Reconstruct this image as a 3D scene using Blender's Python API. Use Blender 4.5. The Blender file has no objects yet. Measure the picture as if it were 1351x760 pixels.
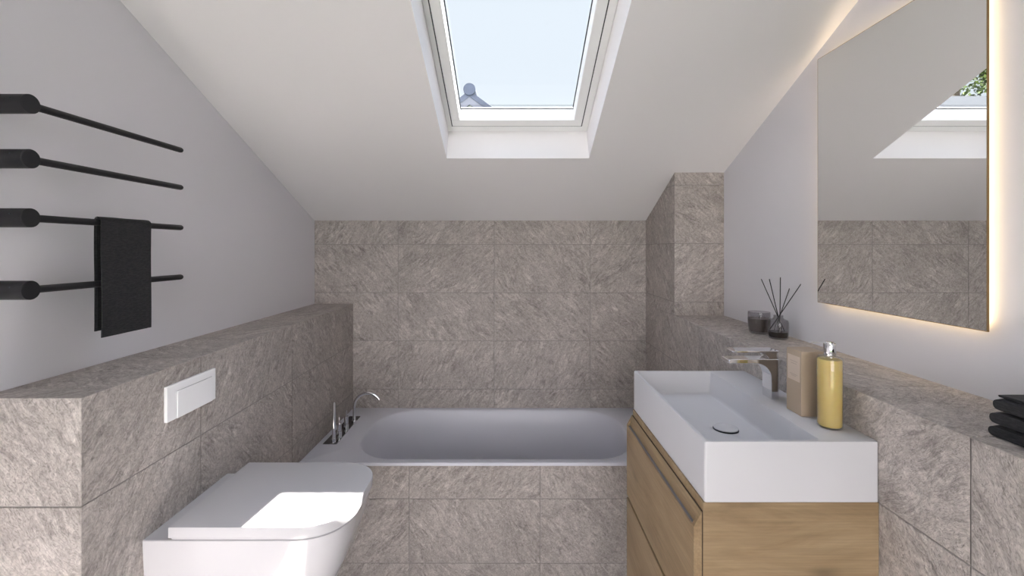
import bpy, bmesh, math, random
from mathutils import Vector, Matrix
random.seed(7)
SC = bpy.context.scene
COL = SC.collection
CZ = 1.53                     # eye height
def P(x, d, drop): return Vector((x, d, CZ - drop))

# ------------------------------------------------------------------ helpers
class MB:
    def __init__(s): s.v = []; s.f = []; s.uv = []
    def add(s, verts, faces, uvs=None):
        b = len(s.v); s.v += [Vector(p) for p in verts]
        for i, f in enumerate(faces):
            s.f.append([b + k for k in f]); s.uv.append(uvs[i] if uvs else None)
        return s
    def box(s, a, b):
        x0, x1 = sorted((a[0], b[0])); y0, y1 = sorted((a[1], b[1])); z0, z1 = sorted((a[2], b[2]))
        return s.add([(x0,y0,z0),(x1,y0,z0),(x1,y1,z0),(x0,y1,z0),(x0,y0,z1),(x1,y0,z1),(x1,y1,z1),(x0,y1,z1)],
                     [(0,3,2,1),(4,5,6,7),(0,1,5,4),(1,2,6,5),(2,3,7,6),(3,0,4,7)])
    def prism(s, pts, off):          # closed planar polygon pushed along off
        n = len(pts); off = Vector(off); pts = [Vector(p) for p in pts]
        return s.add(pts + [p + off for p in pts],
                     [tuple(range(n))[::-1], tuple(range(n, 2*n))] + [(i, (i+1) % n, n + (i+1) % n, n + i) for i in range(n)])
    def loops(s, loops, cap0=True, cap1=True):
        n = len(loops[0]); b = len(s.v); f = []
        V = [p for l in loops for p in l]
        for k in range(len(loops) - 1):
            for i in range(n):
                j = (i + 1) % n
                f.append((k*n+i, k*n+j, (k+1)*n+j, (k+1)*n+i))
        if cap0: f.append(tuple(range(n))[::-1])
        if cap1: f.append(tuple(range((len(loops)-1)*n, len(loops)*n)))
        return s.add(V, f)
    def lathe(s, c, prof, n=40):     # prof: (radius, z) list
        c = Vector(c)
        return s.loops([[c + Vector((max(r, 1e-5)*math.cos(2*math.pi*i/n), max(r, 1e-5)*math.sin(2*math.pi*i/n), z)) for i in range(n)] for r, z in prof])
    def tube(s, path, r, n=14, rs=None):
        path = [Vector(p) for p in path]; L = []
        t = (path[1]-path[0]).normalized()
        up = Vector((0,0,1)) if abs(t.z) < .9 else Vector((0,1,0))
        a = t.cross(up).normalized()
        for i, p in enumerate(path):
            t = (path[min(i+1, len(path)-1)] - path[max(i-1, 0)]).normalized()
            a = (a - t*a.dot(t)).normalized(); b = t.cross(a)
            rr = rs[i] if rs else r
            L.append([p + a*rr*math.cos(2*math.pi*k/n) + b*rr*math.sin(2*math.pi*k/n) for k in range(n)])
        return s.loops(L)
    def build(s, name, mat, parent=None, smooth=False, bevel=0, seg=2, origin=None, recalc=True, sub=0):
        o0 = Vector(origin) if origin is not None else Vector((0,0,0))
        me = bpy.data.meshes.new(name)
        me.from_pydata([tuple(p - o0) for p in s.v], [], s.f)
        if any(u for u in s.uv):
            ul = me.uv_layers.new(name='UVMap'); k = 0
            for f, u in zip(s.f, s.uv):
                for i in range(len(f)):
                    ul.data[k].uv = u[i] if u else (0, 0)
                    k += 1
        if recalc:
            bm = bmesh.new(); bm.from_mesh(me); bmesh.ops.recalc_face_normals(bm, faces=bm.faces); bm.to_mesh(me); bm.free()
        me.materials.append(mat)
        o = bpy.data.objects.new(name, me); COL.objects.link(o)
        o.location = o0
        if parent:
            o.parent = parent; q = parent; w_ = Vector((0,0,0))
            while q: w_ += q.location; q = q.parent
            o.location = o0 - w_
        if bevel:
            m = o.modifiers.new('bevel', 'BEVEL'); m.width = bevel; m.segments = seg; m.limit_method = 'ANGLE'; m.angle_limit = math.radians(35)
            smooth = True
        if sub:
            m = o.modifiers.new('sub', 'SUBSURF'); m.levels = sub; m.render_levels = sub
        if smooth:
            for p in me.polygons: p.use_smooth = True
            try: me.set_sharp_from_angle(angle=math.radians(38))
            except Exception: pass
        return o
def tag(o, label=None, cat=None, group=None, kind=None):
    if label: o['label'] = label
    if cat: o['category'] = cat
    if group: o['group'] = group
    if kind: o['kind'] = kind
    return o
def empty(name, loc, label, cat, group=None):
    o = bpy.data.objects.new(name, None); COL.objects.link(o); o.location = loc; o.empty_display_size = .05
    return tag(o, label, cat, group)
def struct(o, label=None): return tag(o, label, None, None, 'structure')
def rrect(x0, x1, y0, y1, r, z, n=10):
    pts = []
    rx = r if not isinstance(r, tuple) else r[0]; ry = r if not isinstance(r, tuple) else r[1]
    for cx, cy, a0 in ((x1-rx, y1-ry, 0), (x0+rx, y1-ry, 90), (x0+rx, y0+ry, 180), (x1-rx, y0+ry, 270)):
        for k in range(n+1):
            a = math.radians(a0 + 90*k/n); pts.append(Vector((cx + rx*math.cos(a), cy + ry*math.sin(a), z)))
    return pts

# ------------------------------------------------------------------ materials
def new_mat(name):
    m = bpy.data.materials.new(name); m.use_nodes = True
    nt = m.node_tree; b = nt.nodes['Principled BSDF']
    return m, nt, b
def N(nt, typ, **kw):
    n = nt.nodes.new(typ)
    for k, v in kw.items(): setattr(n, k, v)
    return n
def simple(name, col, rough=.5, metal=0, spec=.5, coat=0, bump=0, bscale=200, var=0):
    m, nt, b = new_mat(name)
    b.inputs['Base Color'].default_value = (*col, 1); b.inputs['Roughness'].default_value = rough
    b.inputs['Metallic'].default_value = metal; b.inputs['Specular IOR Level'].default_value = spec
    b.inputs['Coat Weight'].default_value = coat; b.inputs['Coat Roughness'].default_value = .04
    tc = N(nt, 'ShaderNodeTexCoord'); no = N(nt, 'ShaderNodeTexNoise')
    no.inputs['Scale'].default_value = bscale; no.inputs['Detail'].default_value = 4
    nt.links.new(tc.outputs['Object'], no.inputs['Vector'])
    if bump:
        bp = N(nt, 'ShaderNodeBump'); bp.inputs['Strength'].default_value = bump; bp.inputs['Distance'].default_value = .001
        nt.links.new(no.outputs['Fac'], bp.inputs['Height']); nt.links.new(bp.outputs['Normal'], b.inputs['Normal'])
    if var:
        r = N(nt, 'ShaderNodeValToRGB')
        r.color_ramp.elements[0].color = (*[c*(1-var) for c in col], 1); r.color_ramp.elements[1].color = (*[min(1, c*(1+var)) for c in col], 1)
        r.color_ramp.elements[0].position = .3; r.color_ramp.elements[1].position = .7
        nt.links.new(no.outputs['Fac'], r.inputs['Fac']); nt.links.new(r.outputs['Color'], b.inputs['Base Color'])
    return m
PAINT = simple('wall_paint', (.70, .693, .735), .75, bump=.15, bscale=300)
CEILP = simple('ceiling_paint', (.81, .79, .80), .8, bump=.1, bscale=300)
CERAM = simple('white_ceramic', (.53, .525, .55), .12, coat=.3)
BATHW = simple('bath_acrylic', (.61, .615, .68), .45)
MATTEW = simple('matte_white_plate', (.82, .82, .84), .35)
SOLID = simple('solid_surface_white', (.54, .535, .56), .38)
WINW = simple('window_white', (.86, .86, .86), .4)
RUBBER = simple('gasket_dark', (.03, .035, .045), .6)
BLACKM = simple('matte_black_metal', (.010, .010, .0125), .5, metal=.2, bump=.1, bscale=800)
CHROME = simple('chrome', (.82, .82, .84), .07, metal=1)
DARKP = simple('dark_metal_plate', (.22, .22, .23), .25, metal=.9)
GROUT = simple('grout', (.30, .28, .27), .9, bump=.2)
FLOORM = simple('floor_screed', (.60, .575, .57), .45, bump=.2, bscale=60, var=.12)
ROOFM = simple('slate_roof', (.035, .048, .085), .7, var=.15, bscale=3)
VERGE = simple('grey_bargeboard', (.10, .11, .15), .7)
RENDERW = simple('house_render', (.55, .56, .58), .8)
GROUNDM = simple('lawn', (.05, .08, .03), .9, var=.3, bscale=2)
BARK = simple('bark', (.06, .045, .03), .9, bump=.5, bscale=20)

def towel_mat():
    m, nt, b = new_mat('black_towelling')
    b.inputs['Base Color'].default_value = (.012, .012, .014, 1); b.inputs['Roughness'].default_value = .95
    b.inputs['Sheen Weight'].default_value = .08; b.inputs['Sheen Tint'].default_value = (.5, .5, .55, 1)
    tc = N(nt, 'ShaderNodeTexCoord')
    mp = N(nt, 'ShaderNodeMapping'); mp.inputs['Scale'].default_value = (1, 1, 3.5)
    nt.links.new(tc.outputs['Object'], mp.inputs['Vector'])
    no = N(nt, 'ShaderNodeTexNoise'); no.inputs['Scale'].default_value = 90; no.inputs['Detail'].default_value = 6
    nt.links.new(mp.outputs['Vector'], no.inputs['Vector'])
    bp = N(nt, 'ShaderNodeBump'); bp.inputs['Strength'].default_value = .8; bp.inputs['Distance'].default_value = .002
    nt.links.new(no.outputs['Fac'], bp.inputs['Height']); nt.links.new(bp.outputs['Normal'], b.inputs['Normal'])
    r = N(nt, 'ShaderNodeValToRGB'); r.color_ramp.elements[0].color = (.005, .005, .007, 1); r.color_ramp.elements[1].color = (.020, .020, .023, 1)
    r.color_ramp.elements[0].position = .35; r.color_ramp.elements[1].position = .7
    nt.links.new(no.outputs['Fac'], r.inputs['Fac']); nt.links.new(r.outputs['Color'], b.inputs['Base Color'])
    return m
TOWEL = towel_mat()

def stone_mat():
    m, nt, b = new_mat('stone_tile')
    L = nt.links.new
    uv = N(nt, 'ShaderNodeUVMap')
    rot = N(nt, 'ShaderNodeMapping'); rot.inputs['Rotation'].default_value = (0, 0, math.radians(-50))
    L(uv.outputs['UV'], rot.inputs['Vector'])
    st = N(nt, 'ShaderNodeMapping'); st.inputs['Scale'].default_value = (1, 3.4, 1)
    wn = N(nt, 'ShaderNodeTexNoise'); wn.inputs['Scale'].default_value = 6; wn.inputs['Detail'].default_value = 2
    L(uv.outputs['UV'], wn.inputs['Vector'])
    ws_ = N(nt, 'ShaderNodeVectorMath', operation='SCALE'); L(wn.outputs['Color'], ws_.inputs[0]); ws_.inputs['Scale'].default_value = .07
    wa = N(nt, 'ShaderNodeVectorMath', operation='ADD'); L(rot.outputs['Vector'], wa.inputs[0]); L(ws_.outputs['Vector'], wa.inputs[1])
    L(wa.outputs['Vector'], st.inputs['Vector'])
    n1 = N(nt, 'ShaderNodeTexNoise'); n1.inputs['Scale'].default_value = 15; n1.inputs['Detail'].default_value = 10; n1.inputs['Roughness'].default_value = .74; n1.inputs['Distortion'].default_value = .6
    L(st.outputs['Vector'], n1.inputs['Vector'])
    n2 = N(nt, 'ShaderNodeTexNoise'); n2.inputs['Scale'].default_value = 75; n2.inputs['Detail'].default_value = 5; n2.inputs['Roughness'].default_value = .7; n2.inputs['Distortion'].default_value = 1.2
    L(rot.outputs['Vector'], n2.inputs['Vector'])
    n3 = N(nt, 'ShaderNodeTexNoise'); n3.inputs['Scale'].default_value = 5; n3.inputs['Detail'].default_value = 3
    L(uv.outputs['UV'], n3.inputs['Vector'])
    # thin cleft lines: ridges of a distorted noise
    n4 = N(nt, 'ShaderNodeTexNoise'); n4.inputs['Scale'].default_value = 30; n4.inputs['Detail'].default_value = 5; n4.inputs['Distortion'].default_value = 2.2
    L(st.outputs['Vector'], n4.inputs['Vector'])
    s = N(nt, 'ShaderNodeMath', operation='SUBTRACT'); s.inputs[1].default_value = .5; L(n4.outputs['Fac'], s.inputs[0])
    ab = N(nt, 'ShaderNodeMath', operation='ABSOLUTE'); L(s.outputs[0], ab.inputs[0])
    mr = N(nt, 'ShaderNodeMapRange'); mr.inputs['From Max'].default_value = .022; L(ab.outputs[0], mr.inputs['Value'])   # 0 in line
    ramp = N(nt, 'ShaderNodeValToRGB'); cr = ramp.color_ramp
    cr.elements[0].position = .30; cr.elements[0].color = (.27, .239, .224, 1)
    cr.elements[1].position = .70; cr.elements[1].color = (.64, .595, .562, 1)
    e = cr.elements.new(.5); e.color = (.445, .404, .380, 1)
    mn = N(nt, 'ShaderNodeTexNoise'); mn.inputs['Scale'].default_value = 9; mn.inputs['Detail'].default_value = 3
    L(uv.outputs['UV'], mn.inputs['Vector'])
    mk = N(nt, 'ShaderNodeMapRange'); mk.inputs['From Min'].default_value = .38; mk.inputs['From Max'].default_value = .62; mk.inputs['To Min'].default_value = .25; mk.inputs['To Max'].default_value = 1.35
    L(mn.outputs['Fac'], mk.inputs['Value'])
    f0 = N(nt, 'ShaderNodeMath', operation='SUBTRACT'); L(n1.outputs['Fac'], f0.inputs[0]); f0.inputs[1].default_value = .5
    f1 = N(nt, 'ShaderNodeMath', operation='MULTIPLY_ADD'); L(f0.outputs[0], f1.inputs[0]); L(mk.outputs['Result'], f1.inputs[1]); f1.inputs[2].default_value = .5
    L(f1.outputs[0], ramp.inputs['Fac'])
    r2 = N(nt, 'ShaderNodeMapRange'); r2.inputs['From Min'].default_value = .3; r2.inputs['From Max'].default_value = .7; r2.inputs['To Min'].default_value = .68; r2.inputs['To Max'].default_value = 1.26
    L(n2.outputs['Fac'], r2.inputs['Value'])
    r3 = N(nt, 'ShaderNodeMapRange'); r3.inputs['From Min'].default_value = .3; r3.inputs['From Max'].default_value = .7; r3.inputs['To Min'].default_value = .9; r3.inputs['To Max'].default_value = 1.1
    L(n3.outputs['Fac'], r3.inputs['Value'])
    r4 = N(nt, 'ShaderNodeMapRange'); r4.inputs['To Min'].default_value = .62; r4.inputs['To Max'].default_value = 1.0; L(mr.outputs['Result'], r4.inputs['Value'])
    m1 = N(nt, 'ShaderNodeMath', operation='MULTIPLY'); L(r2.outputs['Result'], m1.inputs[0]); L(r3.outputs['Result'], m1.inputs[1])
    m2 = N(nt, 'ShaderNodeMath', operation='MULTIPLY'); L(m1.outputs[0], m2.inputs[0]); L(r4.outputs['Result'], m2.inputs[1])
    vm = N(nt, 'ShaderNodeVectorMath', operation='SCALE'); L(ramp.outputs['Color'], vm.inputs[0]); L(m2.outputs[0], vm.inputs['Scale'])
    L(vm.outputs['Vector'], b.inputs['Base Color'])
    b.inputs['Roughness'].default_value = .62; b.inputs['Specular IOR Level'].default_value = .35
    h = N(nt, 'ShaderNodeMath', operation='MULTIPLY_ADD'); L(f1.outputs[0], h.inputs[0]); h.inputs[1].default_value = 1.6
    h0 = N(nt, 'ShaderNodeMath', operation='MULTIPLY_ADD'); L(n2.outputs['Fac'], h0.inputs[0]); h0.inputs[1].default_value = .5
    q = N(nt, 'ShaderNodeMath', operation='MULTIPLY'); L(mr.outputs['Result'], q.inputs[0]); q.inputs[1].default_value = .3
    L(q.outputs[0], h0.inputs[2]); L(h0.outputs[0], h.inputs[2])
    bp = N(nt, 'ShaderNodeBump'); bp.inputs['Strength'].default_value = .75; bp.inputs['Distance'].default_value = .0045
    L(h.outputs[0], bp.inputs['Height']); L(bp.outputs['Normal'], b.inputs['Normal'])
    return m
STONE = stone_mat()

def wood_mat(name, axis):
    m, nt, b = new_mat(name); L = nt.links.new
    tc = N(nt, 'ShaderNodeTexCoord')
    mp = N(nt, 'ShaderNodeMapping')
    sc = [6, 6, 6]; sc[axis] = 1.3
    mp.inputs['Scale'].default_value = sc
    L(tc.outputs['Object'], mp.inputs['Vector'])
    n1 = N(nt, 'ShaderNodeTexNoise'); n1.inputs['Scale'].default_value = 2.2; n1.inputs['Detail'].default_value = 7; n1.inputs['Roughness'].default_value = .62; n1.inputs['Distortion'].default_value = .8
    L(mp.outputs['Vector'], n1.inputs['Vector'])
    mp2 = N(nt, 'ShaderNodeMapping'); sc2 = [160, 160, 160]; sc2[axis] = 5; mp2.inputs['Scale'].default_value = sc2
    L(tc.outputs['Object'], mp2.inputs['Vector'])
    n2 = N(nt, 'ShaderNodeTexNoise'); n2.inputs['Scale'].default_value = 1; n2.inputs['Detail'].default_value = 3
    L(mp2.outputs['Vector'], n2.inputs['Vector'])
    r = N(nt, 'ShaderNodeValToRGB'); cr = r.color_ramp
    cr.elements[0].position = .3; cr.elements[0].color = (.190, .124, .064, 1)
    cr.elements[1].position = .68; cr.elements[1].color = (.32, .230, .135, 1)
    e = cr.elements.new(.48); e.color = (.262, .182, .101, 1)
    L(n1.outputs['Fac'], r.inputs['Fac'])
    mr = N(nt, 'ShaderNodeMapRange'); mr.inputs['From Min'].default_value = .3; mr.inputs['From Max'].default_value = .7; mr.inputs['To Min'].default_value = .86; mr.inputs['To Max'].default_value = 1.1
    L(n2.outputs['Fac'], mr.inputs['Value'])
    # knots
    mp3 = N(nt, 'ShaderNodeMapping'); sc3 = [7, 7, 7]; sc3[axis] = 3; mp3.inputs['Scale'].default_value = sc3
    L(tc.outputs['Object'], mp3.inputs['Vector'])
    vo = N(nt, 'ShaderNodeTexVoronoi'); vo.inputs['Scale'].default_value = 1.1; L(mp3.outputs['Vector'], vo.inputs['Vector'])
    k = N(nt, 'ShaderNodeMapRange'); k.inputs['From Min'].default_value = .03; k.inputs['From Max'].default_value = .16; k.inputs['To Min'].default_value = .66
    L(vo.outputs['Distance'], k.inputs['Value'])
    mm = N(nt, 'ShaderNodeMath', operation='MULTIPLY'); L(mr.outputs['Result'], mm.inputs[0]); L(k.outputs['Result'], mm.inputs[1])
    vm = N(nt, 'ShaderNodeVectorMath', operation='SCALE'); L(r.outputs['Color'], vm.inputs[0]); L(mm.outputs[0], vm.inputs['Scale'])
    L(vm.outputs['Vector'], b.inputs['Base Color']); b.inputs['Roughness'].default_value = .5
    bp = N(nt, 'ShaderNodeBump'); bp.inputs['Strength'].default_value = .25; bp.inputs['Distance'].default_value = .001
    L(n2.outputs['Fac'], bp.inputs['Height']); L(bp.outputs['Normal'], b.inputs['Normal'])
    return m
WOODX = wood_mat('oak_side_grain', 0); WOODY = wood_mat('oak_front_grain', 1)
DARKGAP = simple('drawer_gap_shade', (.035, .018, .010), .8)

def thin_glass(name, tint=(1, 1, 1), ior=1.45, gloss=1.0):
    m, nt, b = new_mat(name); L = nt.links.new
    nt.nodes.remove(b); out = nt.nodes['Material Output']
    t = N(nt, 'ShaderNodeBsdfTransparent'); t.inputs['Color'].default_value = (*tint, 1)
    g = N(nt, 'ShaderNodeBsdfGlossy'); g.inputs['Roughness'].default_value = .02
    fr = N(nt, 'ShaderNodeFresnel'); ge = N(nt, 'ShaderNodeNewGeometry'); im = N(nt, 'ShaderNodeMapRange')
    im.inputs['To Min'].default_value = ior; im.inputs['To Max'].default_value = 1/ior
    L(ge.outputs['Backfacing'], im.inputs['Value']); L(im.outputs['Result'], fr.inputs['IOR'])
    k = N(nt, 'ShaderNodeMath', operation='MULTIPLY'); k.inputs[1].default_value = gloss
    L(fr.outputs[0], k.inputs[0])
    mx = N(nt, 'ShaderNodeMixShader'); L(k.outputs[0], mx.inputs['Fac']); L(t.outputs[0], mx.inputs[1]); L(g.outputs[0], mx.inputs[2])
    L(mx.outputs[0], out.inputs['Surface'])
    return m
PANE = thin_glass('window_glass', (.99, .995, 1), gloss=.6)
SMOKE = thin_glass('smoked_glass', (.84, .835, .845), 1.45)
CLEARG = thin_glass('clear_glass', (.95, .96, .95), 1.45)
def liquid_mat():
    m, nt, b = new_mat('amber_soap')
    b.inputs['Base Color'].default_value = (.76, .57, .22, 1); b.inputs['Roughness'].default_value = .12
    b.inputs['Transmission Weight'].default_value = .25; b.inputs['Subsurface Weight'].default_value = .35
    b.inputs['Subsurface Radius'].default_value = (.03, .02, .006); b.inputs['Subsurface Scale'].default_value = .6
    b.inputs['IOR'].default_value = 1.4
    return m
LIQ = liquid_mat()
DIFFL = simple('dark_fragrance_oil', (.045, .04, .035), .1)
WAX = simple('candle_wax', (.17, .15, .135), .5)
CARTON = simple('taupe_carton', (.40, .315, .235), .6, bump=.1)
LABELM = simple('pale_label', (.56, .46, .38), .5)
INK = simple('faint_label_ink', (.42, .34, .28), .6)
REED = simple('black_reed', (.012, .012, .014), .7)

def mirror_mat():
    m, nt, b = new_mat('mirror_silver')
    b.inputs['Base Color'].default_value = (.93, .93, .92, 1); b.inputs['Metallic'].default_value = 1; b.inputs['Roughness'].default_value = 0
    return m
MIRR = mirror_mat()
EDGE = simple('mirror_cut_edge', (.22, .14, .06), .3, metal=.3)
def emit(name, col, st):
    m, nt, b = new_mat(name); nt.nodes.remove(b)
    e = N(nt, 'ShaderNodeEmission'); e.inputs['Color'].default_value = (*col, 1); e.inputs['Strength'].default_value = st
    nt.links.new(e.outputs[0], nt.nodes['Material Output'].inputs['Surface']); return m
LED = emit('warm_led', (1, .74, .42), 10)

def leaf_mat(name, c0, c1):
    m, nt, b = new_mat(name)
    gi = N(nt, 'ShaderNodeNewGeometry'); r = N(nt, 'ShaderNodeValToRGB')
    r.color_ramp.elements[0].color = (*c0, 1); r.color_ramp.elements[1].color = (*c1, 1)
    nt.links.new(gi.outputs['Random Per Island'], r.inputs['Fac']); nt.links.new(r.outputs['Color'], b.inputs['Base Color'])
    b.inputs['Roughness'].default_value = .6
    return m
LEAF = leaf_mat('leaves', (.008, .02, .004), (.10, .16, .02))

# ------------------------------------------------------------------ tiles
def clip(poly, a, b, c):             # keep a*u+b*v <= c
    out = []
    for i in range(len(poly)):
        p, q = poly[i], poly[(i+1) % len(poly)]
        dp = a*p[0]+b*p[1]-c; dq = a*q[0]+b*q[1]-c
        if dp <= 0: out.append(p)
        if (dp < 0 < dq) or (dq < 0 < dp):
            t = dp/(dp-dq); out.append((p[0]+t*(q[0]-p[0]), p[1]+t*(q[1]-p[1])))
    return out
def inset(poly, d):
    n = len(poly); res = []
    for i in range(n):
        p0, p1, p2 = Vector(poly[i-1]), Vector(poly[i]), Vector(poly[(i+1) % n])
        e0 = (p1-p0).normalized(); e1 = (p2-p1).normalized()
        n0 = Vector((-e0.y, e0.x)); n1 = Vector((-e1.y, e1.x))
        k = 1 + n0.dot(n1)
        if k < .05: return None
        res.append(p1 + (n0+n1)*(d/k))
    return res
def tiles(mb, O, U, V, NRM, ub, vb, cuts=(), gap=.0029, T=.0045, edges=(1,1,1,1)):
    """O+U*u+V*v is the finished face; cells between ub / vb breaks; each tile a thin bevelled slab"""
    O, U, V, NRM = Vector(O), Vector(U), Vector(V), Vector(NRM)
    for i in range(len(ub)-1):
        for j in range(len(vb)-1):
            g = gap/2
            u0 = ub[i] + (g if i else 0); u1 = ub[i+1] - (g if i < len(ub)-2 else 0)
            v0 = vb[j] + (g if j else 0); v1 = vb[j+1] - (g if j < len(vb)-2 else 0)
            poly = [(u0, v0), (u1, v0), (u1, v1), (u0, v1)]
            for c in cuts: poly = clip(poly, *c)
            if len(poly) < 3: continue
            pp = []
            for p in poly:
                if not pp or (Vector(p)-Vector(pp[-1])).length > 1e-4: pp.append(p)
            if len(pp) > 2 and (Vector(pp[0])-Vector(pp[-1])).length < 1e-4: pp.pop()
            if len(pp) < 3: continue
            area = abs(sum(pp[k][0]*pp[(k+1) % len(pp)][1]-pp[(k+1) % len(pp)][0]*pp[k][1] for k in range(len(pp))))/2
            if area < 2e-4: continue
            top = inset(pp, .0012)
            if not top: top = [Vector(p) for p in pp]
            n = len(pp)
            fu = random.choice((-1, 1)); fv = random.choice((-1, 1)); ou = random.uniform(0, 60); ov = random.uniform(0, 60); an = random.uniform(-.25, .25)
            def UVf(p):
                x, y = (p[0]-ub[i])*fu, (p[1]-vb[j])*fv
                return (x*math.cos(an)-y*math.sin(an)+ou, x*math.sin(an)+y*math.cos(an)+ov)
            top3 = [O+U*p[0]+V*p[1] for p in top]
            mid3 = [O+U*p[0]+V*p[1]-NRM*.0010 for p in pp]
            bp_ = inset(pp, T-.0008) or pp
            bot3 = [O+U*p[0]+V*p[1]-NRM*T for p in bp_]
            vs = top3+mid3+bot3
            fs = [tuple(range(n))]; us = [[UVf(p) for p in top]]
            for k in range(n):
                l = (k+1) % n
                fs.append((n+k, n+l, l, k)); us.append([UVf(pp[k]), UVf(pp[l]), UVf(top[l]), UVf(top[k])])
                fs.append((2*n+k, 2*n+l, n+l, n+k)); us.append([UVf(pp[k]), UVf(pp[l]), UVf(pp[l]), UVf(pp[k])])
            mb.add(vs, fs, us)
def brk(lo, hi, first, step):
    k = math.floor((lo-first)/step); out = [lo]
    x = first + k*step
    while x < hi - .02:
        if x > lo + .02: out.append(x)
        x += step
    out.append(hi); return out
def body(o_name, mb, grout_mb, label):
    """tiled structure: root = grout body, child = tiles"""
    g = struct(grout_mb.build(o_name, GROUT), label)
    t = mb.build('tiling', STONE, g, recalc=False)
    return g

# ------------------------------------------------------------------ key dimensions
XL, XR = -1.229, 1.086            # side walls
XLF, XRF = -.988, .8325           # tiled half-wall faces
DB = 2.83                         # back wall
SL = .43                          # ceiling slope
def CH(d): return CZ + .1745 + SL*(DB-d)     # ceiling height
LT = CZ - .343                    # half wall tops
TI = .0028                        # grout recess
DREAR = -2.3
ZF = 0.0
# ------------------------------------------------------------------ room shell
HC = CZ + 1.0                     # flat ceiling height
DFLAT = DB - (1.0-.1745)/SL
struct(MB().box((XL-.05, DREAR, ZF-.1), (XR+.05, DB+.05, ZF)).build('floor', FLOORM), 'pale floor of the attic bathroom')
def side_wall(name, x0, x1, label):
    pts = [(x0, DREAR, ZF-.1), (x0, DB+.1, ZF-.1), (x0, DB+.1, CH(DB+.1)+.1), (x0, DFLAT, HC+.1), (x0, DREAR, HC+.1)]
    struct(MB().prism(pts, (x1-x0, 0, 0)).build(name, PAINT), label)
side_wall('wall_left', XL, XL-.12, 'pale lilac-grey painted wall behind the black towel bars')
side_wall('wall_right', XR, XR+.12, 'pale painted wall behind the backlit mirror')
# rear wall behind the camera; window opening added to let in fill light
W0, W1, WZ0, WZ1 = -1.1, .96, .25, 2.4
mb = MB()
mb.box((XL-.05, DREAR-.15, ZF-.1), (W0, DREAR, HC+.1)).box((W1, DREAR-.15, ZF-.1), (XR+.05, DREAR, HC+.1))
mb.box((W0, DREAR-.15, ZF-.1), (W1, DREAR, WZ0)).box((W0, DREAR-.15, WZ1), (W1, DREAR, HC+.1))
struct(mb.build('wall_rear', PAINT), 'painted wall behind the viewer')
# sloped ceiling slab with the skylight hole; roof-local frame
KV = Vector((0, -1, SL)).normalized()          # up the slope
KN = Vector((0, SL, 1)).normalized()           # outwards
RO = Vector((0, 2.214, CH(2.214)))
def R(u, v, n): return RO + Vector((u, 0, 0)) + KV*v + KN*n
U0, U1, V0, V1 = -.3185, .375, 0, 1.22
VB = -(DB-2.214+.08)*math.hypot(1, SL); VT = (2.214-DFLAT)*math.hypot(1, SL)
mb = MB()
def rbox(mb, u0, u1, v0, v1, n0, n1):
    return mb.add([R(u0,v0,n0),R(u1,v0,n0),R(u1,v1,n0),R(u0,v1,n0),R(u0,v0,n1),R(u1,v0,n1),R(u1,v1,n1),R(u0,v1,n1)],
                  [(0,3,2,1),(4,5,6,7),(0,1,5,4),(1,2,6,5),(2,3,7,6),(3,0,4,7)])
TR = .245
rbox(mb, XL-.1, XR+.1, VB, V0, 0, TR); rbox(mb, XL-.1, XR+.1, V1, VT+.02, 0, TR)
rbox(mb, XL-.1, U0, V0, V1, 0, TR); rbox(mb, U1, XR+.1, V0, V1, 0, TR)
mb.box((XL-.05, DREAR-.1, HC), (XR+.05, DFLAT+.02, HC+.12))
struct(mb.build('ceiling', CEILP), 'sloping white attic ceiling with a deep skylight shaft')

# ------------------------------------------------------------------ tiled structures
# back wall
mb = MB(); g = MB()
vr = brk(-.1745+.0, 1.55, .276, .3)                       # rows given as drops
zb = sorted([-d for d in vr])                             # as heights relative to eye
def zrows(lo, hi, anchor): return brk(lo, hi, anchor, .3)
tiles(mb, (0, DB, CZ), (1,0,0), (0,0,1), (0,-1,0), brk(XL, XRF+.26, -.708, .598), zrows(-1.53, .1745, -.2735))
g.box((XL-.05, DB+TI, ZF-.1), (XR+.05, DB+.12, CH(DB)+.06))
body('wall_back', mb, g, 'grey stone-tiled end wall behind the bathtub')
# left half wall
mb = MB(); g = MB(); DLE = 1.043
tiles(mb, (XLF, 0, CZ), (0,1,0), (0,0,1), (1,0,0), brk(DLE, DB, 1.444, .6), zrows(-1.53, -.343, -.593))
tiles(mb, (0, 0, LT), (1,0,0), (0,1,0), (0,0,1), [XL, XLF], brk(DLE, DB, 1.118, .31))
tiles(mb, (0, DLE, CZ), (1,0,0), (0,0,1), (0,-1,0), [XL, XLF], zrows(-1.53, -.343, -.593))
g.box((XL, DLE+TI, ZF), (XLF-TI, DB, LT-TI))
body('wall_half_left', mb, g, 'grey tiled half-height wall with flat ledge on the left')
# right half wall
mb = MB(); g = MB(); DRE = -.6; DBX = 2.329
tiles(mb, (XRF, 0, CZ), (0,1,0), (0,0,1), (-1,0,0), brk(DRE, DB, .826, .6), zrows(-1.53, -.343, -.577))
tiles(mb, (0, 0, LT), (1,0,0), (0,1,0), (0,0,1), [XRF, XR], brk(DRE, DBX+.02, .829, .303))
tiles(mb, (0, DRE, CZ), (1,0,0), (0,0,1), (0,-1,0), [XRF, XR], zrows(-1.53, -.343, -.577))
g.box((XRF+TI, DRE+TI, ZF), (XR, DB, LT-TI))
body('wall_half_right', mb, g, 'grey tiled half-height wall with flat ledge under the mirror')
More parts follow.
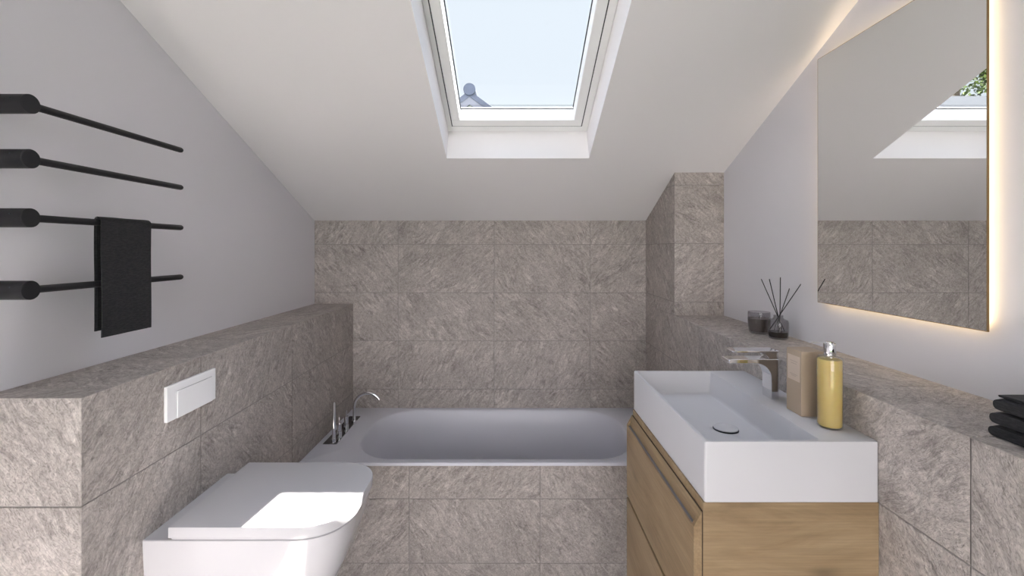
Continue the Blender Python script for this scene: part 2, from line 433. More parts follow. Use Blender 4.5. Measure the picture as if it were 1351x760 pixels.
# boxing in the back right corner
mb = MB(); g = MB()
cut = (SL, 1, .1745+SL*DB)        # SL*d + z <= ...
tiles(mb, (XRF, 0, CZ), (0,1,0), (0,0,1), (-1,0,0), [DBX, DB], zrows(-.343, .42, -.2735), cuts=[cut])
tiles(mb, (0, DBX, CZ), (1,0,0), (0,0,1), (0,-1,0), [XRF, XR], zrows(-.343, .1745+SL*(DB-DBX), -.2735))
pts = [(XRF+TI, DBX+TI, LT-.01), (XRF+TI, DB, LT-.01), (XRF+TI, DB, CH(DB)+.01), (XRF+TI, DBX+TI, CH(DBX)+.01)]
g.prism(pts, (XR-XRF-TI, 0, 0))
body('wall_boxing', mb, g, 'tall grey tiled boxing in the corner beside the mirror')
# bath front
mb = MB(); g = MB(); DT = 2.10; DTP = 2.115; RIM = CZ-.99
tiles(mb, (0, DTP, CZ), (1,0,0), (0,0,1), (0,-1,0), brk(XLF, XRF, -.4776, .609), zrows(-1.53, -1.003, -1.163))
g.box((XLF, DTP+TI, ZF), (XRF, DTP+.03, RIM-.02))
body('wall_bath_front', mb, g, 'grey tiled apron under the bathtub rim')

# ------------------------------------------------------------------ skylight window
win = bpy.data.objects.new('window_1', None); COL.objects.link(win); win.location = R(0, 0, .16)
tag(win, 'white framed roof window in the sloping ceiling', None, None, 'structure')
def frame_ring(mb, u0, u1, v0, v1, w_u0, w_u1, w_v0, w_v1, n0, n1):
    rbox(mb, u0, u1, v0, v0+w_v0, n0, n1); rbox(mb, u0, u1, v1-w_v1, v1, n0, n1)
    rbox(mb, u0, u0+w_u0, v0+w_v0, v1-w_v1, n0, n1); rbox(mb, u1-w_u1, u1, v0+w_v0, v1-w_v1, n0, n1)
mb = MB(); frame_ring(mb, U0, U1, V0, V1, .0215, .0305, .038, .035, .16, .252)
mb.build('frame', WINW, win, bevel=.002)
mb = MB(); frame_ring(mb, U0+.0215, U1-.0305, .038, V1-.035, .0042, .0042, .0042, .0042, .1612, .245)
mb.build('gasket', RUBBER, win)
mb = MB(); frame_ring(mb, U0+.0257, U1-.0347, .0422, V1-.0392, .0408, .0413, .0458, .0483, .158, .238)
sash = mb.build('sash', WINW, win, bevel=.003)
gu0, gu1, gv0, gv1 = U0+.0665, U1-.076, .088, V1-.0875
mb = MB(); frame_ring(mb, gu0, gu1, gv0, gv1, .0042, .0042, .0042, .0042, .2265, .2288)
rbox(mb, gu0+.0045, gu1-.0045, gv0+.0165, gv0+.0185, .2335, .2345)
mb.build('glazing_seal', RUBBER, win)
mb = MB(); rbox(mb, gu0+.0005, gu1-.0005, gv0+.0005, gv1-.0005, .229, .233)
mb.build('glass', PANE, win)
# unseen window added behind the viewer as a source of fill light
w2 = bpy.data.objects.new('fill_window', None); COL.objects.link(w2); w2.location = ((W0+W1)/2, DREAR-.08, WZ0)
tag(w2, 'white window added for fill light in the wall behind the viewer', None, None, 'structure')
mb = MB()
mb.box((W0, DREAR-.12, WZ0), (W0+.06, DREAR-.05, WZ1)).box((W1-.06, DREAR-.12, WZ0), (W1, DREAR-.05, WZ1))
mb.box((W0+.06, DREAR-.12, WZ0), (W1-.06, DREAR-.05, WZ0+.06)).box((W0+.06, DREAR-.12, WZ1-.06), (W1-.06, DREAR-.05, WZ1))
mb.box((-.08, DREAR-.12, WZ0+.06), (-.02, DREAR-.05, WZ1-.06))
mb.build('window_frame', WINW, w2)
MB().box((W0+.06, DREAR-.087, WZ0+.06), (-.08, DREAR-.083, WZ1-.06)).box((-.02, DREAR-.087, WZ0+.06), (W1-.06, DREAR-.083, WZ1-.06)).build('glass', PANE, w2)

# ------------------------------------------------------------------ bathtub
tub = empty('bathtub', ((XLF+XRF)/2, (DT+DB)/2, RIM-.02), 'long white built-in bathtub against the grey tiled end wall', 'bathtub')
e = .001
L = []
def ol(z, i=0): return rrect(XLF+.001+i, XRF-.001-i, DT+i, DB-.001-i, .004, z, 14)
L += [ol(RIM-.0135), ol(RIM-.002), ol(RIM, .002)]
inner = [(-.785, .62, 2.138, 2.792, .22, .25, 0), (-.781, .616, 2.142, 2.788, .22, .247, -.003), (-.775, .61, 2.148, 2.782, .215, .245, -.012),
         (-.755, .60, 2.158, 2.772, .21, .24, -.10), (-.71, .585, 2.175, 2.755, .20, .23, -.25), (-.66, .565, 2.20, 2.73, .18, .20, -.36),
         (-.60, .53, 2.24, 2.69, .16, .17, -.40), (-.50, .45, 2.30, 2.62, .12, .12, -.415)]
for x0, x1, y0, y1, rx, ry, dz in inner: L.append(rrect(x0, x1, y0, y1, (rx, ry), RIM+dz, 14))
mb = MB(); mb.loops(L, cap0=False, cap1=True)
# underside skin so that the bath has thickness
shell = mb.build('basin_shell', BATHW, tub, smooth=True)
mb = MB(); mb.lathe((.30, 2.46, RIM-.414), [(.0, 0), (.034, 0), (.036, .003), (.034, .006), (0, .008)], 32)
mb.build('drain_cover', CHROME, tub, smooth=True)
# bath filler set on the left rim
bf = empty('bath_filler_tap', (-.92, 2.48, RIM), 'chrome bath filler with curved spout and hand shower on the left bath rim', 'bath tap')
MB().prism([P(-.957, 2.30, .9899), P(-.887, 2.30, .9899), P(-.893, 2.68, .9899), P(-.957, 2.68, .9899)], (0, 0, .0025)).build('deck_plate', DARKP, bf)
def cyl(mb, x, d, z0, z1, r, n=24): mb.lathe((x, d, 0), [(0, z0), (r, z0), (r, z1-.001), (r-.001, z1), (0, z1)], n)
zt = RIM+.0025
mb = MB(); cyl(mb, -.908, 2.318, zt, zt+.205, .0085); hs = mb.build('hand_shower', CHROME, bf, smooth=True)
mb = MB(); cyl(mb, -.908, 2.318, zt, zt+.022, .0105); mb.build('shower_holder', CHROME, hs, smooth=True)
for d, h in ((2.375, .076), (2.475, .076)):
    mb = MB(); cyl(mb, -.902, d, zt, zt+h*.45, .013); cyl(mb, -.902, d, zt+h*.47, zt+h, .0115)
    hn = mb.build('handle', CHROME, bf, smooth=True)
    MB().tube([(-.902, d, zt+h), (-.902, d, zt+h+.032)], .003, 10).build('lever', CHROME, hn, smooth=True)
path = [Vector((-.892, 2.57, zt)), Vector((-.892, 2.57, zt+.09))]
for k in range(0, 19):
    a = math.pi - math.radians(150)*k/18
    path.append(Vector((-.892+.076+.076*math.cos(a), 2.57, zt+.095+.076*math.sin(a))))
mb = MB(); mb.tube(path, .0085, 16); sp = mb.build('spout', CHROME, bf, smooth=True)
mb = MB(); cyl(mb, -.892, 2.57, zt, zt+.018, .013); mb.build('spout_collar', CHROME, sp, smooth=True)

# ------------------------------------------------------------------ toilet
CT = 1.3985
def dshape(xb, xf, w, rx, ry, z, n=16, ex=2.3):
    pts = [Vector((xb, CT-w, z)), ]
    for k in range(7): pass
    for k in range(n+1):
        a = math.pi/2*k/n
        c, s_ = abs(math.sin(a))**(2/ex), abs(math.cos(a))**(2/ex)
        pts.append(Vector((xf-rx+rx*c, CT-w+ry-ry*s_, z)))
    for k in range(n+1):
        a = math.pi/2*k/n
        c, s_ = abs(math.cos(a))**(2/ex), abs(math.sin(a))**(2/ex)
        pts.append(Vector((xf-rx+rx*c, CT+w-ry+ry*s_, z)))
    pts.append(Vector((xb, CT+w, z)))
    return pts
wc = empty('toilet', (XLF, CT, CZ-1.17), 'white wall-hung toilet with closed lid on the left half wall', 'toilet')
XB = XLF
secs = [(1.165, -.70, .13, .10, .10), (1.15, -.665, .142, .12, .11), (1.08, -.588, .155, .15, .13), (1.0, -.535, .166, .155, .14), (.92, -.497, .174, .15, .14),
        (.84, -.471, .180, .145, .14), (.795, -.461, .1825, .14, .135), (.783, -.459, .1825, .14, .135), (.781, -.461, .1805, .14, .134)]
mb = MB(); mb.loops([dshape(XB, xf, w, rx, ry, CZ-dr) for dr, xf, w, rx, ry in secs])
mb.build('bowl', CERAM, wc, smooth=True)
XLID = -.917
mb = MB(); mb.loops([dshape(XLID+.004, -.461-i, .180-i, .135, .132, CZ-dr) for dr, i in ((.7805, .001), (.774, .001))])
mb.build('seat', CERAM, wc, smooth=True)
mb = MB(); mb.loops([dshape(XLID+i, -.453-i, .1855-i, .135, .133, CZ-dr) for dr, i in ((.7735, .0015), (.772, .0), (.747, .0), (.7445, .001), (.744, .003))])
mb.build('lid', CERAM, wc, smooth=True)
mb = MB(); mb.tube([(-.930, CT-.075, CZ-.772), (-.930, CT+.075, CZ-.772)], .0075, 14)
mb.build('hinge', CERAM, wc, smooth=True)

# flush plate
fp = empty('flush_plate', (XLF, 1.398, CZ-.445), 'white rectangular flush plate on the left tiled half wall above the toilet', 'flush plate')
z0, z1 = CZ-.4955, CZ-.3935; d0, d1 = 1.290, 1.502
mb = MB()
mb.box((XLF, d0, z0), (XLF+.0095, d1, z1)); mb.build('plate', MATTEW, fp, bevel=.0015)
mb = MB(); mb.box((XLF+.0095, d0+.036, z0+.001), (XLF+.0105, d1-.020, z1-.022))
bt = mb.build('button_shade_rim', simple('plate_shadow_line', (.45, .45, .47), .5), fp)  # shadow edge round the button, painted as a grey rim
mb = MB(); mb.box((XLF+.0095, d0+.0375, z0+.0), (XLF+.0125, d1-.0205, z1-.0237)); mb.build('flush_button', MATTEW, fp, bevel=.001)

# ------------------------------------------------------------------ towel bars (four)
XBAR = -1.092
def bar(z, label):
    t = empty('towel_bar', (XL, 1.02, z), label, 'towel bar', 'black towel bars on the left wall')
    mb = MB(); n = 40; r = .0215
    L = []
    for x, rr in ((XL+.0005, r), (XBAR+.0125, r), (XBAR+.0135, r-.001)):
        L.append([Vector((x, 1.02+rr*math.cos(2*math.pi*k/n), z+rr*math.sin(2*math.pi*k/n))) for k in range(n)])
    mb.loops(L); m = mb.build('wall_mount', BLACKM, t, smooth=True)
    mb = MB(); mb.tube([(XBAR-.012, 1.001, z+.008), (XBAR-.012, .9978, z+.008)], .0016, 10)
    mb.build('set_screw', RUBBER, m)
    mb = MB(); mb.tube([(XBAR, 1.03, z), (XBAR, 1.497, z), (XBAR, 1.502, z), (XBAR, 1.504, z)], .0082, 18, rs=[.0087, .0087, .0072, .003])
    mb.build('rail', BLACKM, t, smooth=True)
BZ = [CZ+.3245, CZ+.2015, CZ+.069, CZ-.0935]
for z, l in zip(BZ, ('topmost of the four black towel bars on the left wall, empty',
                     'second black towel bar from the top on the left wall, empty',
                     'third black towel bar from the top, the one the black towel hangs over',
                     'lowest of the four black towel bars, running behind the hanging towel')):
    bar(z, l)
# hanging towel draped over the third bar
def hanging():
    zt_ = BZ[2]+.0085
    D0, D1 = 1.192, 1.355
    nu = 14; front = []
    # profile (x, z) of the centre line from the front hem over the bar to the rear hem
    prof = []
    rb = .0113
    zb0 = CZ-.234
    for k in range(13):
        t = k/12; prof.append((XBAR+rb+.0022, zb0+(BZ[2]-zb0)*t))
    for k in range(1, 8):
        a = math.pi*k/8; prof.append((XBAR+.0015+(rb+.002)*math.cos(a), BZ[2]+(rb+.0005)*math.sin(a)))
    zb1 = CZ-.220
    for k in range(13):
        t = k/12; prof.append((XBAR-rb-.0005-.001*t, BZ[2]+(zb1-BZ[2])*t))
    def sheet(name, off, th, parent, w0=0, w1=0, hem=0):
        mb = MB(); L = []
        m = len(prof)
        for j in range(nu+1):
            s = j/nu; d = D0+w0+(D1-w1-D0-w0)*s
            lo, hi = [], []
            for i, (x, z) in enumerate(prof):
                x0, z0_ = prof[max(i-1, 0)]; x1, z1_ = prof[min(i+1, m-1)]
                t = Vector((x1-x0, z1_-z0_)).normalized(); nn = Vector((t.y, -t.x))
                wv = .0008*math.sin(9*s+i*.35)*(.3+abs(i-m/2)/m)
                dz = hem if (i < 3 or i > m-4) else 0
                c = Vector((x, z+dz)) + nn*(off+wv)
                dd = d + .0010*math.sin(i*.5) + (.014*(1-s)*min(1, max(0, (i-15)/5)))
                hi.append(Vector((c.x+nn.x*th/2, dd, c.y+nn.y*th/2))); lo.append(Vector((c.x-nn.x*th/2, dd, c.y-nn.y*th/2)))
            L.append(hi + lo[::-1])
        mb.loops(L)
        return mb.build(name, TOWEL, parent, smooth=True)
    t = empty('hanging_towel', (XBAR, (D0+D1)/2, BZ[2]), 'black hand towel folded over the third black towel bar', 'towel')
    sheet('outer_fold', .0024, .0030, t)
    sheet('inner_fold', -.0006, .0018, t, .003, .004, .004)
hanging()

# ------------------------------------------------------------------ washbasin
BX0, BX1, BD0, BD1 = .437, XRF-.0005, 1.031, 1.632
BT, BB = CZ-.438, CZ-.5757
ws = empty('washbasin', ((BX0+BX1)/2, (BD0+BD1)/2, BB), 'rectangular white washbasin on the oak vanity cabinet', 'washbasin')
o = lambda z, i=0, r=.005: rrect(BX0+i, BX1-i, BD0+i, BD1-i, r, z, 6)
ii = lambda z, i=0, r=.008: rrect(.4475+i, .7065-i, BD0+.0105+i, BD1-.0105-i, r, z, 6)
L = [o(BB, .001), o(BB+.001), o(BT-.0015), o(BT-.0004, .0006), o(BT, .0018), ii(BT, -.001), ii(BT-.0006, .0002), ii(BT-.002, .0008)]
L += [ii(BT-.070, .003), ii(BT-.0765, .005, .01), ii(BT-.0795, .009, .01)]
mb = MB(); mb.loops(L); mb.build('basin_body', SOLID, ws, smooth=True)
dc = Vector((.612, 1.302, BT-.0795))
mb = MB(); mb.lathe(dc, [(0, .0003), (.0345, .0003), (.0345, .001), (0, .001)], 40); dr_ = mb.build('drain_shade_ring', RUBBER, ws, smooth=True)  # dark disc paints the shadow edge round the drain cover
mb = MB(); mb.lathe(dc, [(0, .001), (.026, .001), (.0325, .0035), (.0325, .0055), (.031, .0065), (0, .0065)], 40); mb.build('drain_cover', SOLID, ws, smooth=True)

# tap
tp = empty('basin_tap', (.762, 1.3425, BT), 'chrome mixer tap with flat lever on the white washbasin', 'tap')
T0, T1 = 1.318, 1.367
def XZ(pts, y0, y1): return [Vector((x, y0, BT+z)) for x, z in pts], (0, y1-y0, 0)
arc = [(.708+.044*math.sin(math.radians(a)), .060+.0445*math.cos(math.radians(a))) for a in range(0, 91, 9)]
prof = [(.752, .0), (.7735, .0), (.7735, .1165), (.634, .1165), (.629, .113), (.630, .1045)] + arc
mb = MB(); mb.prism(*XZ(prof, T0, T1)); mb.build('spout_body', CHROME, tp, bevel=.0012)
arc2 = [(.700+.040*math.cos(math.radians(a)), .1165+.0195*math.sin(math.radians(a))*0 + .0) for a in (0,)]
nk = [(.7735, .1168), (.7735, .136), (.718, .136), (.728, .1345), (.737, .130), (.744, .1235), (.748, .1168)]
mb = MB(); mb.prism(*XZ(nk, T0+.003, T1-.003)); mb.build('lever_neck', CHROME, tp, bevel=.0006)
lv = [(.7735, .1362), (.7735, .1412), (.648, .1412), (.640, .1395), (.645, .1362)]
mb = MB(); mb.prism(*XZ(lv, T0, T1)); mb.build('lever', CHROME, tp, bevel=.001)
mb = MB(); mb.lathe((.744, 1.30+.035, BT), [(0, 0), (.0045, 0), (.004, .003), (0, .0035)], 16)
# ------------------------------------------------------------------ vanity cabinet
va = empty('vanity_cabinet', ((BX0+BX1)/2, (BD0+BD1)/2, CZ-1.19), 'oak veneered wall-hung vanity cabinet under the white washbasin', 'cabinet')
CB = CZ-1.19
CX0 = .4335
mb = MB(); mb.box((CX0, BD0, CB), (BX1, BD1, BB-.0003)); mb.build('carcass', WOODX, va, bevel=.0008)
mb = MB(); mb.box((CX0-.0035, BD0+.002, CB+.004), (CX0, BD1-.002, BB-.021)); mb.build('gap_shade_sheet', DARKGAP, va)  # dark sheet stands in for the shade inside the drawer gaps
DX0, DX1 = .412, .4305
def drawer(t0, t1, bevelled):
    za, zb_ = CZ-t1, CZ-t0
    mb = MB()
    if bevelled:
        end = [(DX1, za), (DX1, zb_), (DX0, zb_-.034), (DX0, za)]
        midp = [(DX1, za), (DX1, zb_), (.4235, zb_-.014), (.4205, zb_-.040), (.4160, zb_-.040), (.4150, zb_-.0355), (DX0, zb_-.0365), (DX0, za)]
        for a, b, p in ((BD0, BD0+.012, end), (BD0+.012, BD1-.012, midp), (BD1-.012, BD1, end)):
            mb.prism([Vector((x, a, z)) for x, z in p], (0, b-a, 0))
    else:
        mb.box((DX0, BD0, za), (DX1, BD1, zb_))
    dr = mb.build('drawer', WOODY, va)
    if bevelled:
        MB().prism([Vector((x, BD0+.0125, CZ-t0+z)) for x, z in ((.4158, -.0395), (.4202, -.0395), (.4210, -.034), (.4155, -.0345))], (0, BD1-BD0-.025, 0)).build('handle', simple('grey_grip_strip', (.16, .15, .15), .5, metal=.3), dr)
    return dr
drawer(.5965, .880, True)
drawer(.8925, 1.188, False)

# carton + soap bottle
cb = empty('carton', (.782, 1.215, BT), 'tall taupe carton with a pale label behind the soap bottle', 'box')
mb = MB(); mb.box((.753, 1.184, BT+.0003), (.812, 1.247, BT+.169)); mb.build('carton_body', CARTON, cb, bevel=.0006)
mb = MB(); mb.box((.7524, 1.1895, BT+.087), (.7530, 1.241, BT+.153)); lb = mb.build('front_label', LABELM, cb)
mb = MB()
for zz, a, b in ((.137, 1.199, 1.231), (.131, 1.203, 1.227), (.102, 1.199, 1.231), (.098, 1.205, 1.225)):
    MB().box((.7522, a, BT+zz), (.7524, b, BT+zz+.0016)).build('text_line', INK, lb)
bo = empty('soap_dispenser', (.781, 1.118, BT), 'glass pump bottle of golden liquid soap at the corner of the washbasin', 'soap bottle')
c = (.781, 1.118, BT+.0003)
mb = MB(); mb.lathe(c, [(0, 0), (.024, 0), (.0268, .002), (.0274, .006), (.0274, .166), (.0268, .170), (.024, .173), (.014, .1745), (0, .175)], 48)
mb.build('glass_bottle', CLEARG, bo, smooth=True)
mb = MB(); mb.lathe(c, [(0, .004), (.0235, .004), (.0258, .007), (.0258, .164), (.024, .1665), (0, .167)], 48)
mb.build('liquid_soap', LIQ, bo, smooth=True)
mb = MB(); mb.lathe(c, [(0, .1752), (.0130, .1752), (.0134, .176), (.0134, .2035), (.0125, .205), (0, .205)], 32)
pm = mb.build('pump_cap', CHROME, bo, smooth=True)
mb = MB(); mb.lathe(c, [(0, .205), (.009, .205), (.009, .2085), (0, .2085)], 24); mb.tube([(.781, 1.118, c[2]+.2065), (.742, 1.122, c[2]+.2068), (.735, 1.1225, c[2]+.2045)], .0016, 10)
mb.build('nozzle', CHROME, pm, smooth=True)

# ------------------------------------------------------------------ things on the right ledge
LTs = LT + .0006
# candle tumbler
cx, cd, = 1.003, 1.846
cn = empty('candle_jar', (cx, cd, LTs), 'smoked glass tumbler candle on the tiled ledge behind the reed diffuser', 'candle')
pr = [(0, 0), (.032, 0), (.0365, .004), (.0405, .03), (.0420, .055), (.0412, .08), (.0405, .0865), (.0385, .0865), (.0392, .08), (.0398, .055), (.0385, .03), (.034, .008), (0, .007)]
mb = MB(); mb.lathe((cx, cd, LTs), pr, 48); mb.build('glass_tumbler', SMOKE, cn, smooth=True)
mb = MB(); mb.lathe((cx, cd, LTs), [(0, .008), (.0335, .0085), (.0380, .03), (.0392, .052), (.0392, .060), (0, .060)], 48); mb.build('wax', WAX, cn, smooth=True)
mb = MB(); mb.tube([(cx, cd, LTs+.0595), (cx+.001, cd, LTs+.072)], .0009, 8); mb.build('wick', REED, cn)
# reed diffuser
dx, dd = 1.018, 1.738
df = empty('reed_diffuser', (dx, dd, LTs), 'round smoked glass diffuser jar with black reeds on the tiled ledge', 'diffuser')
pr = [(0, 0), (.030, 0), (.0335, .003), (.0350, .02), (.0355, .045), (.0350, .062), (.0320, .070), (.0200, .075), (.0165, .079), (.0170, .088), (.0150, .088), (.0148, .079), (.018, .073), (.0305, .068), (.0330, .061), (.0335, .045), (.033, .02), (.031, .006), (0, .005)]
mb = MB(); mb.lathe((dx, dd, LTs), pr, 48); mb.build('glass_jar', SMOKE, df, smooth=True)
mb = MB(); mb.lathe((dx, dd, LTs), [(0, .006), (.0305, .0065), (.0328, .02), (.0330, .026), (0, .026)], 48); mb.build('fragrance_oil', DIFFL, df, smooth=True)
def at(px, py, d): return Vector(((px-675.5)*d/600, d, CZ+(328-py)*d/600))
for (px, py), d in zip(((1004.3, 368), (1015, 368.3), (1029.6, 366), (1044, 373.7), (1057.5, 373.7)), (1.77, 1.70, 1.745, 1.79, 1.71)):
    tip = at(px, py, d); nk_ = Vector((dx, dd, LTs+.084)); dirv = (nk_-tip).normalized()
    off = Vector((random.uniform(-.006, .006), random.uniform(-.004, .004), 0))
    end = nk_ + off + dirv*.06
    t0_ = tip
    sd = Vector((max(dx-.028, min(dx+.028, end.x)), max(dd-.025, min(dd+.025, end.y)), max(LTs+.008, end.z)))
    MB().tube([t0_, nk_+off, sd], .0016, 8).build('reed', REED, df)
# stack of folded towels
def folded(z, h, x0, d1, label, top=False):
    x1 = 1.066; d0 = .50
    t = empty('folded_towel', ((x0+x1)/2, .68, z), label, 'towel', 'folded black towels on the right ledge')
    def slab(name, z, h, x0, x1, d1, tip=1.0, ph=0):
        mb = MB(); L = []
        zc = z+h/2; nx = 12
        for k in range(nx+1):
            s = k/nx; x = x0+(x1-x0)*s
            edge = min(1, .80+.20*math.sin(math.pi/2*min(1, min(s, 1-s)*7)))      # soft side edges
            H = h*edge; pts = []
            wob = .0006*math.sin(9*s+ph)
            for q in range(15):
                a = -math.pi/2 + math.pi*q/14
                pts.append(Vector((x, d1-h*.5*tip+h*.5*tip*abs(math.cos(a))**.7-(1-edge)*.006+wob*2, zc+H/2*math.sin(a))))
            for q in range(12):
                pts.append(Vector((x, d1-.02-(d1-.02-d0)*(q+1)/12, zc+H/2+.0005*math.sin(q*1.1+ph))))
            for q in range(12):
                pts.append(Vector((x, d0+(d1-.02-d0)*q/12, zc-H/2)))
            L.append(pts)
        mb.loops(L); return mb.build(name, TOWEL, t, smooth=True)
    slab('towel_fold', z, h, x0, x1, d1, 1.0, z*90)
    if top: slab('upper_flap', z+h+.0004, .0055, x0+.008, x1-.004, d1-.004, 2.2, 2)
folded(LTs, .0205, .876, .838, 'bottom folded black towel of the stack on the right ledge')
folded(LTs+.0232, .0225, .877, .836, 'middle folded black towel of the stack on the right ledge')
folded(LTs+.0484, .0228, .879, .834, 'top folded black towel of the stack on the right ledge', True)

# ------------------------------------------------------------------ mirror
MX = 1.066; MD0, MD1, MZ0, MZ1 = 1.0217, 1.585, CZ-.1855, CZ+.658
mi = empty('mirror', (MX, (MD0+MD1)/2, MZ0), 'rectangular backlit mirror with warm glow on the right wall', 'mirror')
MB().box((MX, MD0, MZ0), (MX+.003, MD1, MZ1)).build('mirror_glass', MIRR, mi)
mb = MB(); fr = .0015
mb.box((MX+.0001, MD0-fr, MZ0-fr), (MX+.005, MD0, MZ1+fr)).box((MX+.0001, MD1, MZ0-fr), (MX+.005, MD1+fr, MZ1+fr)).box((MX+.0001, MD0, MZ0-fr), (MX+.005, MD1, MZ0)).box((MX+.0001, MD0, MZ1), (MX+.005, MD1, MZ1+fr))
mb.build('edge_band', EDGE, mi)
IN = .016
MB().box((MX+.003, MD0+IN, MZ0+IN), (XR-.0005, MD1-IN, MZ1-IN)).build('back_panel', MATTEW, mi)
a0, a1, b0, b1 = MD0+IN, MD1-IN, MZ0+IN, MZ1-IN; x0, x1 = MX+.0045, XR-.004
for bx in (((x0, a0-.002, b0), (x1, a0-.0003, b1)), ((x0, a1+.0003, b0), (x1, a1+.002, b1)), ((x0, a0, b0-.002), (x1, a1, b0-.0003)), ((x0, a0, b1+.0003), (x1, a1, b1+.002))):
    MB().box(*bx).build('led_strip', LED, mi)

# ------------------------------------------------------------------ outside
GZ = -3.6
struct(MB().box((-60, -40, GZ-.2), (60, 90, GZ)).build('ground', GROUNDM), 'lawn far below outside')
def house(name, gx, gd, ridge, half, pitch, depth, label, wallm, cap=.16, axis='y'):
    h = empty(name, (gx, gd+depth/2, GZ), label, 'house')
    tp_ = math.tan(pitch)
    eave = ridge-half*tp_
    pts = [(gx-half+.3, gd+.12, GZ), (gx+half-.3, gd+.12, GZ), (gx+half-.3, gd+.12, eave+.3*tp_-.25), (gx, gd+.12, ridge-.25), (gx-half+.3, gd+.12, eave+.3*tp_-.25)]
    MB().prism(pts, (0, depth-.2, 0)).build('wall', wallm, h)
    th = .13/math.cos(pitch)
    mb = MB()
    for s in (-1, 1):
        mb.prism([(gx, gd-.02, ridge), (gx+s*half, gd-.02, eave), (gx+s*half, gd-.02, eave-th), (gx, gd-.02, ridge-th)], (0, depth, 0))
    rf = mb.build('roof', ROOFM, h)
    mb = MB(); t2 = .20
    for s in (-1, 1):
        mb.prism([(gx, gd, ridge-th), (gx+s*(half-.1), gd, eave-th+.1*tp_), (gx+s*(half-.1), gd, eave-th-t2+.1*tp_), (gx, gd, ridge-th-t2)], (0, .11, 0))
    mb.build('bargeboard', VERGE, h)
    L = []
    for y in (gd-.06, gd+depth):
        L.append([Vector((gx+cap*math.cos(2*math.pi*k/24), y, ridge+.02+cap*math.sin(2*math.pi*k/24))) for k in range(24)])
    MB().loops(L).build('ridge_cap', ROOFM, rf, smooth=True)
    return h
house('house', -1.12, 12, CZ+4.17, 3.4, math.radians(36.5), 9, 'neighbouring house gable with grey ridge cap seen through the skylight', RENDERW)
# low grey roof to the left, seen in the mirror
h2 = empty('outbuilding', (-6.3, 7.4, GZ), 'low grey-roofed outbuilding in front of the leafy tree, seen in the mirror', 'outbuilding')
MB().prism([(-8.6, 6.1, GZ), (-8.6, 9.1, GZ), (-8.6, 9.1, CZ+1.5), (-8.6, 7.6, CZ+2.3), (-8.6, 6.1, CZ+1.5)], (4.6, 0, 0)).build('wall', simple('grey_timber_cladding', (.035, .038, .042), .8, var=.3, bscale=6), h2)
mb = MB()
for s in (-1, 1):
    mb.prism([(-8.8, 7.6, CZ+2.55), (-8.8, 7.6+s*1.6, CZ+1.66), (-8.8, 7.6+s*1.6, CZ+1.54), (-8.8, 7.6, CZ+2.42)], (5, 0, 0))
mb.build('roof', simple('pale_slate', (.018, .021, .026), .6, var=.3, bscale=5), h2)
def tree(x, d, base, top, rad, nleaf, ls, label, seed):
    rnd = random.Random(seed)
    t = empty('leafy_tree', (x, d, GZ), label, 'tree')
    mb = MB(); mb.tube([(x, d, GZ), (x+.1, d, (GZ+base)/2), (x, d, top-rad*.6)], .2, 10, rs=[.25, .18, .06])
    for k in range(7):
        a = k*.9; mb.tube([(x, d, base+.2*k), (x+rad*.7*math.cos(a), d+rad*.7*math.sin(a), base+.6+.35*k)], .05, 6, rs=[.07, .02])
    mb.build('trunk', BARK, t, smooth=True)
    mb = MB(); zc = (base+top)/2; hz = (top-base)/2
    blobs = []
    for k in range(26):
        v = Vector((rnd.gauss(0, 1), rnd.gauss(0, 1), rnd.gauss(0, 1))).normalized()*rnd.uniform(.35, .8)
        blobs.append((Vector((x+v.x*rad, d+v.y*rad, zc+v.z*hz)), rnd.uniform(.22, .38)*rad))
    for k in range(nleaf):
        c, r = rnd.choice(blobs)
        v = Vector((rnd.gauss(0, 1), rnd.gauss(0, 1), rnd.gauss(0, 1))).normalized()*r*rnd.uniform(.6, 1)
        p = c+v; a = Vector((rnd.gauss(0, 1), rnd.gauss(0, 1), rnd.gauss(0, 1))).normalized(); b = a.orthogonal().normalized(); l = ls*rnd.uniform(.7, 1.3)
        mb.add([p-a*l, p+b*l*.5, p+a*l, p-b*l*.5], [(0, 1, 2, 3)])
    mb.build('foliage', LEAF, t, recalc=False)
tree(-9.6, 12.0, CZ+.8, CZ+6.8, 2.9, 22000, .065, 'green leafy tree outside, seen only in the mirror', 3)
tree(1.55, 26, CZ+2.5, CZ+8.55, 2.2, 1500, .12, 'distant treetop just above the lower skylight edge', 5)

# ------------------------------------------------------------------ light
sd = bpy.data.lights.new('sun', 'SUN'); sd.energy = 52; sd.angle = math.radians(.6); sd.color = (1, .95, .88)
so = bpy.data.objects.new('sun', sd); COL.objects.link(so)
SUND = Vector((-.326, -.587, -1)).normalized()
so.rotation_euler = SUND.to_track_quat('-Z', 'Y').to_euler(); so.location = (2, 4, 6)
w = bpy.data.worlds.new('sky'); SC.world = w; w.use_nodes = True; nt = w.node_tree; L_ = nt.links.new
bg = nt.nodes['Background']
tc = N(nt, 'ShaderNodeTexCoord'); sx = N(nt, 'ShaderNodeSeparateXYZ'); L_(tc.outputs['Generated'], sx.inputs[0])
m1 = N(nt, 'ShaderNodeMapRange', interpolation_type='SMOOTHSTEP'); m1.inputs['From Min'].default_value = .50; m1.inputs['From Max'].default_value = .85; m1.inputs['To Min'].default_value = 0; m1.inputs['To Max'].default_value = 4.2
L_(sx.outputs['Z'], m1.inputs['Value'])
m2 = N(nt, 'ShaderNodeMapRange', interpolation_type='SMOOTHSTEP'); m2.inputs['From Min'].default_value = .1; m2.inputs['From Max'].default_value = -.6; m2.inputs['To Min'].default_value = 0; m2.inputs['To Max'].default_value = 7.3  # rear sky boosted as added fill through the window behind the viewer
L_(sx.outputs['Y'], m2.inputs['Value'])
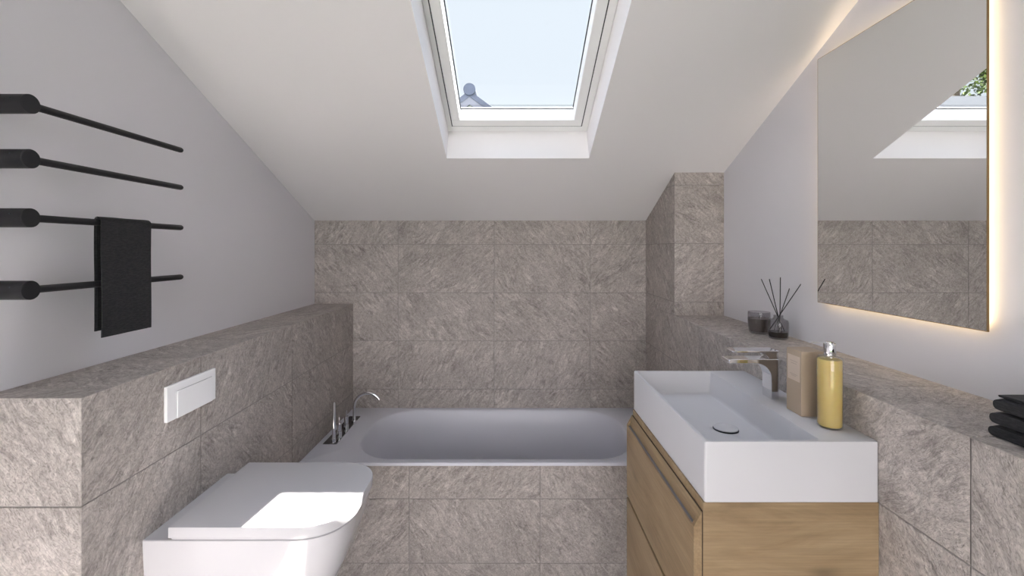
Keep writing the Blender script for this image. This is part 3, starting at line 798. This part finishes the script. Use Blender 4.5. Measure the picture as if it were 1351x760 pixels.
ad = N(nt, 'ShaderNodeMath', operation='MAXIMUM'); L_(m1.outputs['Result'], ad.inputs[0]); pass
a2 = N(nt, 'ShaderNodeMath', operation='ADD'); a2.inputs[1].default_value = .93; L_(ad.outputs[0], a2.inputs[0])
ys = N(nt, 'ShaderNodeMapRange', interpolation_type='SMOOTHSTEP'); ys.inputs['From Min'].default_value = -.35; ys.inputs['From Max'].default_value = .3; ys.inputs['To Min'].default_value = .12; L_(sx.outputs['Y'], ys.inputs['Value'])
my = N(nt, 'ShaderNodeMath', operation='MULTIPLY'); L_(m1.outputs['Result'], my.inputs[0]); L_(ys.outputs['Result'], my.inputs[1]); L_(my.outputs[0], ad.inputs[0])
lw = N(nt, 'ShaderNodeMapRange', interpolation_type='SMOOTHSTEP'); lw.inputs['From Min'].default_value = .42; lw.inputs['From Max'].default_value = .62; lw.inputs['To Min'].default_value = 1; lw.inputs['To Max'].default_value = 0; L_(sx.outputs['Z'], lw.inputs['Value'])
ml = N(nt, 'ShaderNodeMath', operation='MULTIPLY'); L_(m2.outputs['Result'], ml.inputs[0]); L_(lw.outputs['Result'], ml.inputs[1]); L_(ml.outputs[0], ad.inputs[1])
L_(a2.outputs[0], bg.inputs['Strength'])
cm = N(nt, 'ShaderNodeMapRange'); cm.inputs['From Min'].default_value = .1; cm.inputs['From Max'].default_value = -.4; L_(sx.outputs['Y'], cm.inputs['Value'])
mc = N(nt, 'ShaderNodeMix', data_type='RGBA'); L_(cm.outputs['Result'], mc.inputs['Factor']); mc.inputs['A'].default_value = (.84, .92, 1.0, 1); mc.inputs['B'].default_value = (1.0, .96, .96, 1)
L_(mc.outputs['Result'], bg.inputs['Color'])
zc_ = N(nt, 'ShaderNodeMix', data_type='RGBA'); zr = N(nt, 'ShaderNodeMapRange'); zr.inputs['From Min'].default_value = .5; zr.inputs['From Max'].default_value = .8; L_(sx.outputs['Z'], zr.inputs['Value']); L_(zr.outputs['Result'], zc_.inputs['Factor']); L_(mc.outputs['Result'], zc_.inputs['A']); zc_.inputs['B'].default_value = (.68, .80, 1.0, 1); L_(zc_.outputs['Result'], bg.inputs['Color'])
try: w.cycles.sampling_method = 'MANUAL'; w.cycles.sample_map_resolution = 512
except Exception: pass

# ------------------------------------------------------------------ camera
cd_ = bpy.data.cameras.new('camera'); co = bpy.data.objects.new('camera', cd_); COL.objects.link(co)
co.location = (0, 0, CZ); co.rotation_euler = (math.radians(90), 0, 0)
cd_.sensor_width = 36; cd_.lens = 36*600/1351; cd_.shift_y = -52/1351; cd_.clip_start = .02; cd_.clip_end = 300
SC.camera = co
SC.view_settings.view_transform = 'Standard'; SC.view_settings.look = 'None'; SC.view_settings.gamma = 1; SC.view_settings.use_curve_mapping = False
SC.view_settings.exposure = .15
cy = SC.cycles
cy.use_denoising = True; cy.max_bounces = 12; cy.diffuse_bounces = 7; cy.glossy_bounces = 6; cy.transparent_max_bounces = 16
cy.sample_clamp_indirect = 8; cy.caustics_reflective = False; cy.caustics_refractive = False
